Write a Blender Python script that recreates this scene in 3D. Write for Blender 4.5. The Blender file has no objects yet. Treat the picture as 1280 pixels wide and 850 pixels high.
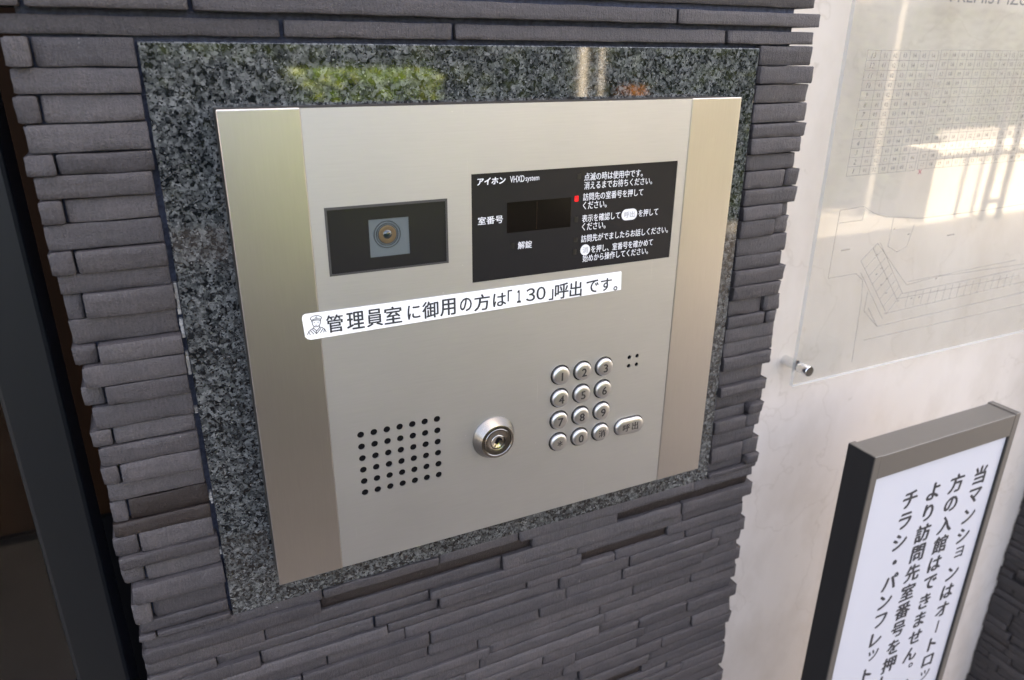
import bpy, bmesh, math, random
from mathutils import Vector, Matrix, noise
random.seed(7)
SC = bpy.context.scene
COL = SC.collection
S = 0.36            # width of the intercom panel in metres
Z0 = 1.42           # height of the panel's top edge above the floor
D = 0.0231          # the granite face lies this far behind the panel face

# ------------------------------------------------------------------ camera
cam = bpy.data.cameras.new("camera"); camo = bpy.data.objects.new("camera", cam); COL.objects.link(camo)
right = Vector((0.90200931, -0.43163683, 0.00829706))
down = Vector((-0.15240552, -0.33635185, -0.92932233))
fwd = Vector((0.40392048, 0.83699288, -0.36917634))
m = Matrix.Identity(4)
for i in range(3):
    m[i][0] = right[i]; m[i][1] = -down[i]; m[i][2] = -fwd[i]
m[0][3], m[1][3], m[2][3] = -0.03358587, -0.4336462, Z0 + 0.03116566
camo.matrix_world = m
cam.sensor_width = 36.0; cam.lens = 36.0 * 915.4 / 1280.0
cam.clip_start = 0.02; cam.clip_end = 500
cam.dof.use_dof = True; cam.dof.focus_distance = 0.50; cam.dof.aperture_fstop = 9.0
SC.camera = camo

# ------------------------------------------------------------------ light
SUN_EL, SUN_AZ = math.radians(52), math.radians(24)
w = bpy.data.worlds.new("World"); SC.world = w; w.use_nodes = True
nt = w.node_tree
sky = nt.nodes.new('ShaderNodeTexSky'); sky.sky_type = 'NISHITA'; sky.sun_disc = False
sky.sun_elevation = SUN_EL; sky.sun_rotation = SUN_AZ; sky.dust_density = 7.0; sky.air_density = 0.6; sky.ozone_density = 0.6
bg = nt.nodes['Background']; bg.inputs[1].default_value = 0.15
nt.links.new(sky.outputs[0], bg.inputs[0])
sun = bpy.data.lights.new("sun", 'SUN'); sun.energy = 5.0; sun.angle = math.radians(0.5); sun.color = (1, 0.95, 0.87)
suno = bpy.data.objects.new("sun", sun); COL.objects.link(suno)
sd = Vector((math.sin(SUN_AZ) * math.cos(SUN_EL), math.cos(SUN_AZ) * math.cos(SUN_EL), math.sin(SUN_EL)))
suno.rotation_euler = sd.to_track_quat('Z', 'Y').to_euler(); suno.location = (0, 3, 8)
SC.view_settings.view_transform = 'Standard'; SC.view_settings.look = 'None'
SC.view_settings.exposure = 3.8; SC.view_settings.gamma = 1.0
SC.view_settings.use_white_balance = True; SC.view_settings.white_balance_temperature = 8500
SC.cycles.max_bounces = 8; SC.cycles.transparent_max_bounces = 12

# ------------------------------------------------------------------ materials
def mat(name, col, rough=0.5, metal=0.0, spec=0.5):
    mt = bpy.data.materials.new(name); mt.use_nodes = True
    b = mt.node_tree.nodes['Principled BSDF']
    b.inputs['Base Color'].default_value = (*col, 1); b.inputs['Roughness'].default_value = rough
    b.inputs['Metallic'].default_value = metal; b.inputs['Specular IOR Level'].default_value = spec
    return mt
def N(mt, t, **kw):
    n = mt.node_tree.nodes.new(t)
    for k, v in kw.items(): setattr(n, k, v)
    return n
def L(mt, a, b): mt.node_tree.links.new(a, b)
def bsdf(mt): return mt.node_tree.nodes['Principled BSDF']
def coords(mt, scale=(1, 1, 1), rot=(0, 0, 0)):
    g = N(mt, 'ShaderNodeNewGeometry'); mp = N(mt, 'ShaderNodeMapping')
    mp.inputs['Scale'].default_value = scale; mp.inputs['Rotation'].default_value = rot
    L(mt, g.outputs['Position'], mp.inputs['Vector']); return mp.outputs[0]
def ntex(mt, vec, scale, detail=4, rough=0.55):
    n = N(mt, 'ShaderNodeTexNoise'); n.inputs['Scale'].default_value = scale
    n.inputs['Detail'].default_value = detail; n.inputs['Roughness'].default_value = rough
    L(mt, vec, n.inputs['Vector']); return n.outputs['Fac']
def ramp(mt, fac, stops, interp='LINEAR'):
    r = N(mt, 'ShaderNodeValToRGB'); e = r.color_ramp.elements; r.color_ramp.interpolation = interp
    while len(e) < len(stops): e.new(0.5)
    for k, (p, c) in enumerate(stops):
        e[k].position = p; e[k].color = (*c, 1) if len(c) == 3 else c
    L(mt, fac, r.inputs[0]); return r.outputs[0]
def mixc(mt, fac, a, b, mode='MIX'):
    n = N(mt, 'ShaderNodeMix', data_type='RGBA', blend_type=mode)
    for v, s in ((fac, n.inputs[0]), (a, n.inputs[6]), (b, n.inputs[7])):
        if isinstance(v, (int, float)): s.default_value = v
        elif isinstance(v, tuple): s.default_value = (*v, 1)
        else: L(mt, v, s)
    return n.outputs[2]
def bump(mt, h, strength, dist):
    b = N(mt, 'ShaderNodeBump'); b.inputs['Strength'].default_value = strength; b.inputs['Distance'].default_value = dist
    L(mt, h, b.inputs['Height']); L(mt, b.outputs[0], bsdf(mt).inputs['Normal']); return b
def math_(mt, op, a, b):
    n = N(mt, 'ShaderNodeMath', operation=op)
    for v, s in ((a, n.inputs[0]), (b, n.inputs[1])):
        if isinstance(v, (int, float)): s.default_value = v
        else: L(mt, v, s)
    return n.outputs[0]

def slate_mat(name, lo, hi, rough=0.62):
    mt = mat(name, lo, rough)
    g = N(mt, 'ShaderNodeNewGeometry')
    base = ramp(mt, g.outputs['Random Per Island'], [(0, lo), (0.55, tuple((a + b) / 2 for a, b in zip(lo, hi))), (1, hi)])
    v = coords(mt, (1, 1, 1)); vs = coords(mt, (900, 500, 150), (0, math.radians(40), 0))
    st = ntex(mt, vs, 1.0, 3); cl = ntex(mt, v, 60, 5); fine = ntex(mt, v, 900, 3, 0.7)
    c = mixc(mt, ramp(mt, st, [(0.35, (0, 0, 0)), (0.7, (1, 1, 1))]), base, mixc(mt, 1.0, base, (1.35, 1.35, 1.33), 'MULTIPLY'))
    c = mixc(mt, ramp(mt, cl, [(0.35, (0, 0, 0)), (0.75, (1, 1, 1))]), c, mixc(mt, 1.0, c, (1.25, 1.2, 1.16), 'MULTIPLY'))
    sp = ntex(mt, v, 260, 2)
    c = mixc(mt, ramp(mt, sp, [(0.73, (0, 0, 0)), (0.80, (1, 1, 1))]), c, mixc(mt, 0.35, c, (0.36, 0.35, 0.34)))
    c = mixc(mt, 1.0, c, ramp(mt, fine, [(0.30, (0.66, 0.66, 0.67)), (0.70, (1.30, 1.29, 1.28))]), 'MULTIPLY')
    L(mt, c, bsdf(mt).inputs['Base Color'])
    bump(mt, math_(mt, 'ADD', math_(mt, 'MULTIPLY', st, 0.6), math_(mt, 'ADD', cl, math_(mt, 'MULTIPLY', fine, 0.8))), 0.75, 0.0014)
    return mt
M = {}
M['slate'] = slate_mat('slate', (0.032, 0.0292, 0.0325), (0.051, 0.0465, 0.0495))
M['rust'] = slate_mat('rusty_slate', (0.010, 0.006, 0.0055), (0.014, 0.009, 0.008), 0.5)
M['slate_shaded'] = slate_mat('shaded_slate', (0.022, 0.020, 0.021), (0.034, 0.030, 0.031))  # same slate with shade put into its colour, for the far pier
mt = M['mortar'] = mat('blue_grey_mortar', (0.05, 0.06, 0.10), 0.85)
v = coords(mt); c = ramp(mt, ntex(mt, v, 300, 4), [(0.3, (0.018, 0.022, 0.040)), (0.7, (0.046, 0.056, 0.092))]); L(mt, c, bsdf(mt).inputs['Base Color'])
bump(mt, ntex(mt, v, 700, 3), 0.6, 0.001)
M['grout'] = mat('pale_grout', (0.27, 0.27, 0.265), 0.85)
bump(M['grout'], ntex(M['grout'], coords(M['grout']), 900, 3), 0.6, 0.001)

# polished granite: packed light feldspar, dark mica and a few bright flecks
mt = M['granite'] = mat('polished_granite', (0.1, 0.1, 0.1), 0.045, 0, 0.6)
v = coords(mt)
wv = N(mt, 'ShaderNodeTexNoise'); wv.inputs['Scale'].default_value = 330; wv.inputs['Detail'].default_value = 3; L(mt, v, wv.inputs['Vector'])
vm = N(mt, 'ShaderNodeVectorMath', operation='SCALE'); vm.inputs['Scale'].default_value = 0.0032
L(mt, wv.outputs['Color'], vm.inputs[0])
va = N(mt, 'ShaderNodeVectorMath', operation='ADD'); L(mt, v, va.inputs[0]); L(mt, vm.outputs[0], va.inputs[1])
def vor(scale):
    n = N(mt, 'ShaderNodeTexVoronoi'); n.inputs['Scale'].default_value = scale; L(mt, va.outputs[0], n.inputs['Vector'])
    s = N(mt, 'ShaderNodeSeparateColor'); L(mt, n.outputs['Color'], s.inputs[0]); return s
a = vor(345); b2 = vor(600); f2 = vor(1100)
ca = ramp(mt, a.outputs[0], [(0, (0.003, 0.004, 0.005)), (0.36, (0.006, 0.007, 0.008)), (0.42, (0.026, 0.030, 0.032)), (0.74, (0.074, 0.080, 0.080)), (1, (0.165, 0.173, 0.172))])
cb = ramp(mt, b2.outputs[1], [(0, (0.003, 0.004, 0.005)), (0.36, (0.008, 0.010, 0.011)), (0.5, (0.050, 0.055, 0.056)), (1, (0.165, 0.172, 0.171))])
cc = mixc(mt, 0.42, ca, cb)
cc = mixc(mt, ramp(mt, f2.outputs[2], [(0.965, (0, 0, 0)), (0.985, (1, 1, 1))]), cc, (0.17, 0.175, 0.175))
cc = mixc(mt, ramp(mt, f2.outputs[0], [(0.80, (0, 0, 0)), (0.86, (1, 1, 1))]), cc, (0.012, 0.014, 0.016))
L(mt, cc, bsdf(mt).inputs['Base Color'])

# beige marble
mt = M['marble'] = mat('beige_marble', (0.6, 0.55, 0.5), 0.5, 0, 0.25)
v = coords(mt)
big = ntex(mt, v, 3.0, 5); mid = ntex(mt, coords(mt, (1, 1, 0.6), (0.3, 0.5, 0)), 14, 6, 0.62)
c = ramp(mt, big, [(0.3, (0.625, 0.555, 0.490)), (0.7, (0.70, 0.645, 0.59))])
c = mixc(mt, ramp(mt, mid, [(0.42, (0, 0, 0)), (0.75, (1, 1, 1))]), c, (0.56, 0.495, 0.43))
dn = N(mt, 'ShaderNodeTexNoise'); dn.inputs['Scale'].default_value = 7; dn.inputs['Detail'].default_value = 5; L(mt, v, dn.inputs['Vector'])
vein = ramp(mt, math_(mt, 'ABSOLUTE', math_(mt, 'SUBTRACT', dn.outputs['Fac'], 0.47), 0), [(0.0, (1, 1, 1)), (0.006, (0, 0, 0))])
c = mixc(mt, math_(mt, 'MULTIPLY', vein, 0.27), c, (0.42, 0.35, 0.28))
spt = ramp(mt, ntex(mt, v, 55, 4), [(0.68, (0, 0, 0)), (0.78, (1, 1, 1))])
c = mixc(mt, math_(mt, 'MULTIPLY', spt, 0.5), c, (0.42, 0.36, 0.29))
L(mt, c, bsdf(mt).inputs['Base Color'])

def steel(name, col, rough, sx, sz, amt=0.06, aniso=0.0):
    mt = mat(name, col, rough, 1.0)
    v = coords(mt, (sx, 1, sz)); n = ntex(mt, v, 1.0, 3, 0.6); n2 = ntex(mt, coords(mt), 26, 3)
    c = mixc(mt, n, tuple(x * (1 - amt) for x in col), tuple(min(1, x * (1 + amt)) for x in col))
    sp = ramp(mt, ntex(mt, coords(mt), 420, 2), [(0.775, (0, 0, 0)), (0.80, (1, 1, 1))])
    sc_ = ntex(mt, coords(mt, (900, 1, 14), (0, 0.9, 0)), 1.0, 1); sc_ = ramp(mt, sc_, [(0.765, (0, 0, 0)), (0.79, (1, 1, 1))])
    sm = ramp(mt, ntex(mt, coords(mt), 9, 4), [(0.35, (0.94, 0.94, 0.94)), (0.65, (1, 1, 1))])
    c = mixc(mt, 1.0, c, sm, 'MULTIPLY'); c = mixc(mt, math_(mt, 'MULTIPLY', sp, 0.5), c, (0.8, 0.79, 0.77)); c = mixc(mt, math_(mt, 'MULTIPLY', sc_, 0.22), c, (0.85, 0.84, 0.82))
    L(mt, c, bsdf(mt).inputs['Base Color'])
    L(mt, math_(mt, 'ADD', rough - 0.012, math_(mt, 'MULTIPLY', n2, 0.024)), bsdf(mt).inputs['Roughness'])
    bump(mt, n, 0.04, 0.0002)
    return mt
M['steel_center'] = steel('brushed_steel', (0.50, 0.503, 0.503), 0.50, 40, 1100, 0.06)
M['steel_side'] = steel('champagne_brushed_steel', (0.54, 0.523, 0.512), 0.33, 1100, 40, 0.06)
M['steel_body'] = mat('dark_steel_edge', (0.045, 0.042, 0.038), 0.5, 0.5)
M['key'] = mat('satin_key_metal', (0.53, 0.53, 0.53), 0.36, 1.0)
M['chrome'] = mat('turned_steel', (0.30, 0.29, 0.275), 0.22, 1.0)
mt = M['chrome']; 
M['plug'] = mat('lock_plug_metal', (0.50, 0.485, 0.44), 0.15, 1.0)
M['black_hole'] = mat('dark_recess', (0.004, 0.004, 0.0045), 0.8, 0, 0.08)
M['black_gloss'] = mat('black_gloss_pane', (0.0135, 0.013, 0.0142), 0.26, 0, 0.25)
M['lcd'] = mat('smoked_display', (0.0030, 0.0020, 0.0016), 0.14, 0, 0.2)
M['lcd_digit'] = mat('smoked_digit_seam', (0.018, 0.010, 0.006), 0.3, 0, 0.2)
M['led_off'] = mat('dark_led', (0.008, 0.008, 0.008), 0.3)
M['led_on'] = mat('red_led', (0.35, 0.004, 0.008), 0.3)
bsdf(M['led_on']).inputs['Emission Color'].default_value = (1, 0.004, 0.012, 1); bsdf(M['led_on']).inputs['Emission Strength'].default_value = 0.10
M['white_print'] = mat('white_print', (0.72, 0.73, 0.75), 0.5)
M['grey_print'] = mat('grey_print', (0.35, 0.35, 0.36), 0.5)
M['engrave'] = mat('dark_engraving', (0.020, 0.020, 0.022), 0.5)
mt = M['paper'] = mat('white_label_paper', (0.86, 0.87, 0.87), 0.5)
M['ink'] = mat('black_ink', (0.022, 0.026, 0.030), 0.6)
M['camera_plate'] = mat('blue_grey_camera_plate', (0.085, 0.105, 0.113), 0.4)
M['camera_ring'] = mat('camera_ring', (0.018, 0.024, 0.028), 0.4)
M['camera_tan'] = mat('tan_lens_barrel', (0.125, 0.088, 0.050), 0.4, 0.4)
M['lens'] = mat('lens_glass', (0.006, 0.016, 0.018), 0.03); bsdf(M['lens']).inputs['Coat Weight'].default_value = 1.0
M['bronze'] = mat('bronze_aluminium', (0.165, 0.152, 0.135), 0.36, 0.55)
M['sign_white'] = mat('white_sign_panel', (0.53, 0.535, 0.575), 0.28)
M['sign_ink'] = mat('sign_black_lettering', (0.02, 0.021, 0.026), 0.5)
M['chrome_screw'] = mat('chrome_screw', (0.75, 0.76, 0.76), 0.10, 1.0)
M['post'] = mat('dark_door_metal', (0.008, 0.0095, 0.011), 0.45, 0.2)
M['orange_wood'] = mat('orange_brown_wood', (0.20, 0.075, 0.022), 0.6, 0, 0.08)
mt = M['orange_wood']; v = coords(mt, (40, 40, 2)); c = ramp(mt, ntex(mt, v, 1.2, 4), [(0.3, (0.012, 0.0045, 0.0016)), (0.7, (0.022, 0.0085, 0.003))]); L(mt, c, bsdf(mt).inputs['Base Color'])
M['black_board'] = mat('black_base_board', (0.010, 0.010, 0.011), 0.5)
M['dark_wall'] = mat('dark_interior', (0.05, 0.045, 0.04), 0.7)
# clear acrylic sheet: mostly see-through, Fresnel reflection
mt = M['acrylic'] = bpy.data.materials.new('clear_acrylic'); mt.use_nodes = True; t = mt.node_tree; t.nodes.clear()
o = t.nodes.new('ShaderNodeOutputMaterial'); tr = t.nodes.new('ShaderNodeBsdfTransparent'); gl = t.nodes.new('ShaderNodeBsdfGlossy'); fr = t.nodes.new('ShaderNodeMath'); mx = t.nodes.new('ShaderNodeMixShader')
tr.inputs[0].default_value = (0.955, 0.960, 0.955, 1); gl.inputs['Roughness'].default_value = 0.015; lw = t.nodes.new('ShaderNodeLayerWeight'); lw.inputs[0].default_value = 0.5; pw5 = t.nodes.new('ShaderNodeMath'); pw5.operation = 'POWER'; pw5.inputs[1].default_value = 5.0
t.links.new(lw.outputs['Facing'], pw5.inputs[0]); fr.operation = 'MULTIPLY_ADD'; fr.inputs[1].default_value = 0.96; fr.inputs[2].default_value = 0.04; t.links.new(pw5.outputs[0], fr.inputs[0])   # Schlick
t.links.new(fr.outputs[0], mx.inputs[0]); t.links.new(tr.outputs[0], mx.inputs[1]); t.links.new(gl.outputs[0], mx.inputs[2]); t.links.new(mx.outputs[0], o.inputs[0])
def film(name, col, op):
    mt = bpy.data.materials.new(name); mt.use_nodes = True; t = mt.node_tree; b = t.nodes['Principled BSDF']
    b.inputs['Base Color'].default_value = (*col, 1); b.inputs['Alpha'].default_value = op; b.inputs['Roughness'].default_value = 0.5; return mt
M['print_grey'] = film('grey_sheet_print', (0.15, 0.145, 0.145), 0.50)
M['print_text'] = film('grey_sheet_lettering', (0.13, 0.125, 0.125), 0.55)
M['print_pink'] = film('pink_sheet_mark', (0.65, 0.22, 0.25), 0.45)
M['acrylic_edge'] = film('polished_acrylic_edge', (0.75, 0.77, 0.75), 0.55)
bsdf(M['acrylic_edge']).inputs['Roughness'].default_value = 0.1
# outside
mt = M['paving'] = mat('concrete_paving', (0.38, 0.36, 0.33), 0.8); v = coords(mt)
L(mt, ramp(mt, ntex(mt, v, 6, 6), [(0.3, (0.15, 0.145, 0.135)), (0.7, (0.20, 0.19, 0.18))]), bsdf(mt).inputs['Base Color'])
M['white_render'] = mat('brown_render', (0.07, 0.062, 0.055), 0.8)
M['facade'] = mat('beige_facade', (0.50, 0.44, 0.37), 0.8)
mt = M['leaf'] = mat('hedge_leaf', (0.10, 0.17, 0.03), 0.5)
g = N(mt, 'ShaderNodeNewGeometry'); L(mt, ramp(mt, g.outputs['Random Per Island'], [(0, (0.10, 0.22, 0.02)), (0.6, (0.25, 0.38, 0.05)), (1, (0.42, 0.48, 0.11))]), bsdf(mt).inputs['Base Color'])
M['leaf_dark'] = mat('dark_leaf', (0.028, 0.045, 0.016), 0.6, 0, 0.2)
mt = M['tile'] = mat('grey_floor_tile', (0.42, 0.35, 0.28), 0.6)
L(mt, ramp(mt, ntex(mt, coords(mt), 8, 5), [(0.3, (0.12, 0.11, 0.10)), (0.7, (0.16, 0.147, 0.135))]), bsdf(mt).inputs['Base Color'])
mt = M['flower'] = mat('orange_leaf', (0.42, 0.19, 0.04), 0.6)
M['blocker'] = mat('blocker_stone', (0.12, 0.11, 0.10), 0.7)
M['white_paint'] = mat('white_paint', (0.8, 0.79, 0.76), 0.4)
M['grey_post'] = mat('grey_post_paint', (0.24, 0.235, 0.22), 0.5)
M['pale_render'] = mat('pale_render', (0.48, 0.46, 0.42), 0.8)
M['gate'] = mat('dark_gate_metal', (0.06, 0.055, 0.05), 0.5)
M['timber'] = mat('tan_timber', (0.42, 0.30, 0.18), 0.7)

# ------------------------------------------------------------------ helpers
def tag(o, label=None, cat=None, group=None, kind=None):
    if label: o['label'] = label
    if cat: o['category'] = cat
    if group: o['group'] = group
    if kind: o['kind'] = kind
    return o
def thing(name, loc, label, cat, group=None):
    o = bpy.data.objects.new(name, None); COL.objects.link(o); o.empty_display_size = 0.02
    o.location = loc; return tag(o, label, cat, group)
def root_loc(p):
    while p.parent: p = p.parent
    return Vector(p.location)
def obj(name, bm, mt, parent=None, smooth=False, loc=None):
    me = bpy.data.meshes.new(name)
    off = root_loc(parent) if parent else Vector(loc or (0, 0, 0))
    if isinstance(bm, bmesh.types.BMesh):
        bmesh.ops.translate(bm, verts=bm.verts, vec=-off)
        if smooth:
            for f in bm.faces: f.smooth = True
        bm.to_mesh(me); bm.free()
    for k in (mt if isinstance(mt, (list, tuple)) else [mt]): me.materials.append(k)
    if smooth: me.set_sharp_from_angle(angle=math.radians(28))
    o = bpy.data.objects.new(name, me); COL.objects.link(o)
    if parent: o.parent = parent
    else: o.location = off
    return o
def box(bm, x0, x1, y0, y1, z0, z1, bev=0.0, seg=2, mi=0):
    r = bmesh.ops.create_cube(bm, size=1.0)
    vs = r['verts']
    for v in vs:
        v.co = Vector((x0 if v.co.x < 0 else x1, y0 if v.co.y < 0 else y1, z0 if v.co.z < 0 else z1))
    fs = set(f for v in vs for f in v.link_faces)
    for f in fs: f.material_index = mi
    if bev:
        es = list(set(e for v in vs for e in v.link_edges))
        bmesh.ops.bevel(bm, geom=es, offset=bev, segments=seg, affect='EDGES', profile=0.5)
    return bm
def boxes(*a, **k):
    bm = bmesh.new()
    for t in a: box(bm, *t, **k)
    return bm
def lathe(bm, x, z, y, prof, seg=40, sx=1.0, sz=1.0):
    """profile (radius, height towards the viewer) turned about the -Y axis"""
    rings = []
    for r, h in prof:
        if r < 1e-7: rings.append([bm.verts.new((x, y - h, z))])
        else: rings.append([bm.verts.new((x + r * sx * math.cos(2 * math.pi * k / seg), y - h, z + r * sz * math.sin(2 * math.pi * k / seg))) for k in range(seg)])
    for a, b in zip(rings, rings[1:]):
        for k in range(seg):
            q = (k + 1) % seg
            if len(a) == 1: f = (a[0], b[k], b[q])
            elif len(b) == 1: f = (a[k], b[0], a[q])
            else: f = (a[k], b[k], b[q], a[q])
            bm.faces.new(f)
    bmesh.ops.recalc_face_normals(bm, faces=bm.faces)
    return bm
def curve_to_bm(cu):
    o = bpy.data.objects.new('tmp', cu); COL.objects.link(o)
    dg = bpy.context.evaluated_depsgraph_get(); me = bpy.data.meshes.new_from_object(o.evaluated_get(dg))
    bm = bmesh.new(); bm.from_mesh(me)
    bpy.data.objects.remove(o); bpy.data.curves.remove(cu); bpy.data.meshes.remove(me)
    return bm
def sheet(outer, holes, y, th):
    """flat sheet in the XZ plane (front at y, thickness th backwards) with real holes; loops are lists of (x, z)"""
    cu = bpy.data.curves.new('tmp', 'CURVE'); cu.dimensions = '2D'; cu.fill_mode = 'BOTH'; cu.extrude = th / 2
    for lp in [outer] + holes:
        sp = cu.splines.new('POLY'); sp.points.add(len(lp) - 1); sp.use_cyclic_u = True
        for p, (x, z) in zip(sp.points, lp): p.co = (x, z, 0, 1)
    bm = curve_to_bm(cu)
    for v in bm.verts: v.co = Vector((v.co.x, y + th / 2 - v.co.z, v.co.y))
    bmesh.ops.recalc_face_normals(bm, faces=bm.faces)
    return bm
def rect(x0, x1, z0, z1): return [(x0, z0), (x1, z0), (x1, z1), (x0, z1)]
def circ(x, z, r, n=28): return [(x + r * math.cos(2 * math.pi * k / n), z + r * math.sin(2 * math.pi * k / n)) for k in range(n)]
def rrect(x0, x1, z0, z1, r, n=8):
    out = []
    for cx, cz, a0 in ((x1 - r, z1 - r, 0), (x0 + r, z1 - r, 90), (x0 + r, z0 + r, 180), (x1 - r, z0 + r, 270)):
        for k in range(n + 1):
            a = math.radians(a0 + 90 * k / n); out.append((cx + r * math.cos(a), cz + r * math.sin(a)))
    return out
def text_bm(body, y, x0=None, x1=None, z0=None, z1=None, base=None, size=None, cx=None, cz=None, bold=0.0, shear=0.0, rot=0.0, res=3, th=0.00012, bm=None):
    """lettering facing -Y; x0/x1 (and z0/z1) stretch it to those bounds, else size + base line"""
    cu = bpy.data.curves.new('tmp', 'FONT'); cu.body = body; cu.size = 1.0; cu.resolution_u = res; cu.shear = shear
    t = curve_to_bm(cu)
    if bold > 0:
        src = bpy.data.meshes.new('tmp'); t.to_mesh(src)
        for dx, dy in ((bold, 0), (bold / 2, bold * 0.6)):
            n0 = len(t.verts); t.from_mesh(src); t.verts.ensure_lookup_table()
            for v in t.verts[n0:]: v.co.x += dx; v.co.y += dy; v.co.z = (1 if dy else 2) * 0.000012
        bpy.data.meshes.remove(src)
    if not t.verts: return bm or t
    if rot:
        bmesh.ops.rotate(t, verts=t.verts, cent=(0, 0, 0), matrix=Matrix.Rotation(rot, 3, 'Z'))
    xs = [v.co.x for v in t.verts]; ys = [v.co.y for v in t.verts]
    a, b, c, d = min(xs), max(xs), min(ys), max(ys)
    if size is None: sx = (x1 - x0) / (b - a)
    else: sx = size
    if z0 is not None: sz = (z1 - z0) / (d - c); tz = z0 - c * sz
    else:
        sz = size if size is not None else sx
        tz = base if base is not None else cz - (c + d) / 2 * sz
    tx = x0 - a * sx if x0 is not None else cx - (a + b) / 2 * sx
    for v in t.verts: v.co = Vector((v.co.x * sx + tx, y - v.co.z, v.co.y * sz + tz))
    r = bmesh.ops.extrude_face_region(t, geom=list(t.faces))
    for e in r['geom']:
        if isinstance(e, bmesh.types.BMVert): e.co.y -= th
    bmesh.ops.recalc_face_normals(t, faces=t.faces)
    if bm is None: return t
    me = bpy.data.meshes.new('tmp'); t.to_mesh(me); t.free(); bm.from_mesh(me); bpy.data.meshes.remove(me)
    return bm
def stroke(bm, pts, wd, y, th=0.00012):
    for (xa, za), (xb, zb) in zip(pts, pts[1:]):
        d = Vector((xb - xa, 0, zb - za)); ln = d.length
        if ln < 1e-7: continue
        d /= ln; n = Vector((-d.z, 0, d.x)) * wd / 2; e = d * wd * 0.25
        A, B = Vector((xa, y, za)) - e, Vector((xb, y, zb)) + e
        q = [A - n, B - n, B + n, A + n]; f = [bm.verts.new(p + Vector((0, -th, 0))) for p in q]; b = [bm.verts.new(p) for p in q]
        bm.faces.new(f)
        for k in range(4): bm.faces.new((f[k], b[k], b[(k + 1) % 4], f[(k + 1) % 4]))
    return bm

# ------------------------------------------------------------------ split-slate stones
def stone(bm, x0, x1, z0, z1, yf, depth, seed, rl=0.0012, rr=0.0012, fine=True, mi=0):
    """one slab of split slate: front grid facing -Y with rounded, broken edges, closed to depth"""
    n = max(3, int((x1 - x0) / (0.0045 if fine else 0.04))); nz = 5 if fine else 3
    us = [0.0] + [rl / (x1 - x0)] + [rl / (x1 - x0) + (1 - (rl + rr) / (x1 - x0)) * k / n for k in range(1, n)] + [1 - rr / (x1 - x0)] + [1.0]
    vs_ = [0.0, 0.045] + [0.045 + 0.91 * k / (nz - 2) for k in range(1, nz - 2)] + [0.955, 1.0]
    h = z1 - z0; tilt = random.uniform(-0.0008, 0.0008)
    g = []
    for j, vv in enumerate(vs_):
        row = []
        for i, u in enumerate(us):
            x = x0 + (x1 - x0) * u; z = z0 + h * vv
            p = Vector((x * 55, z * 55 + seed * 3.1, seed * 7.7))
            y = yf + noise.noise(p) * 0.0004 + noise.noise(p * 4) * 0.0005 + noise.noise(p * 11) * 0.0002 + tilt * (vv - 0.5) * 2
            ez = 1.0 if j in (0, len(vs_) - 1) else 0.0; ex = 1.0 if i in (0, len(us) - 1) else 0.0
            y += 0.00032 * ez + max(0, noise.noise(Vector((x * 70, seed * 5.1, z * 300))) - 0.28) * 0.004 * ez + (rl if i == 0 else rr if i == len(us) - 1 else 0) * 0.75
            if j == 0: z += noise.noise(Vector((x * 45, seed * 1.7, 1))) * 0.0004
            if j == len(vs_) - 1: z += noise.noise(Vector((x * 45, seed * 2.9, 5))) * 0.0005
            if ex and ez:
                s = rl if i == 0 else rr
                z += (0.55 * s) * (1 if j == 0 else -1); x += (0.3 * s) * (1 if i == 0 else -1)
            if ex: x += noise.noise(Vector((z * 160, seed * 3.3, i))) * 0.35 * (rl if i == 0 else rr)
            row.append(bm.verts.new((x, y, z)))
        g.append(row)
    fs = []; fr = []
    for j in range(len(vs_) - 1):
        for i in range(len(us) - 1):
            fs.append(bm.faces.new((g[j][i], g[j][i + 1], g[j + 1][i + 1], g[j + 1][i])))
    loop = g[0] + [r[-1] for r in g[1:]] + g[-1][-2::-1] + [r[0] for r in g[-2:0:-1]]
    back = [bm.verts.new((v.co.x, yf + depth, v.co.z)) for v in loop]
    for k in range(len(loop)):
        q = (k + 1) % len(loop); fs.append(bm.faces.new((loop[k], back[k], back[q], loop[q])))
    for f in fs: f.material_index = mi; f.smooth = True
    for k in range(len(loop)):
        e = bm.edges.get((loop[k], loop[(k + 1) % len(loop)]))
        if e: e.smooth = False

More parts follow.
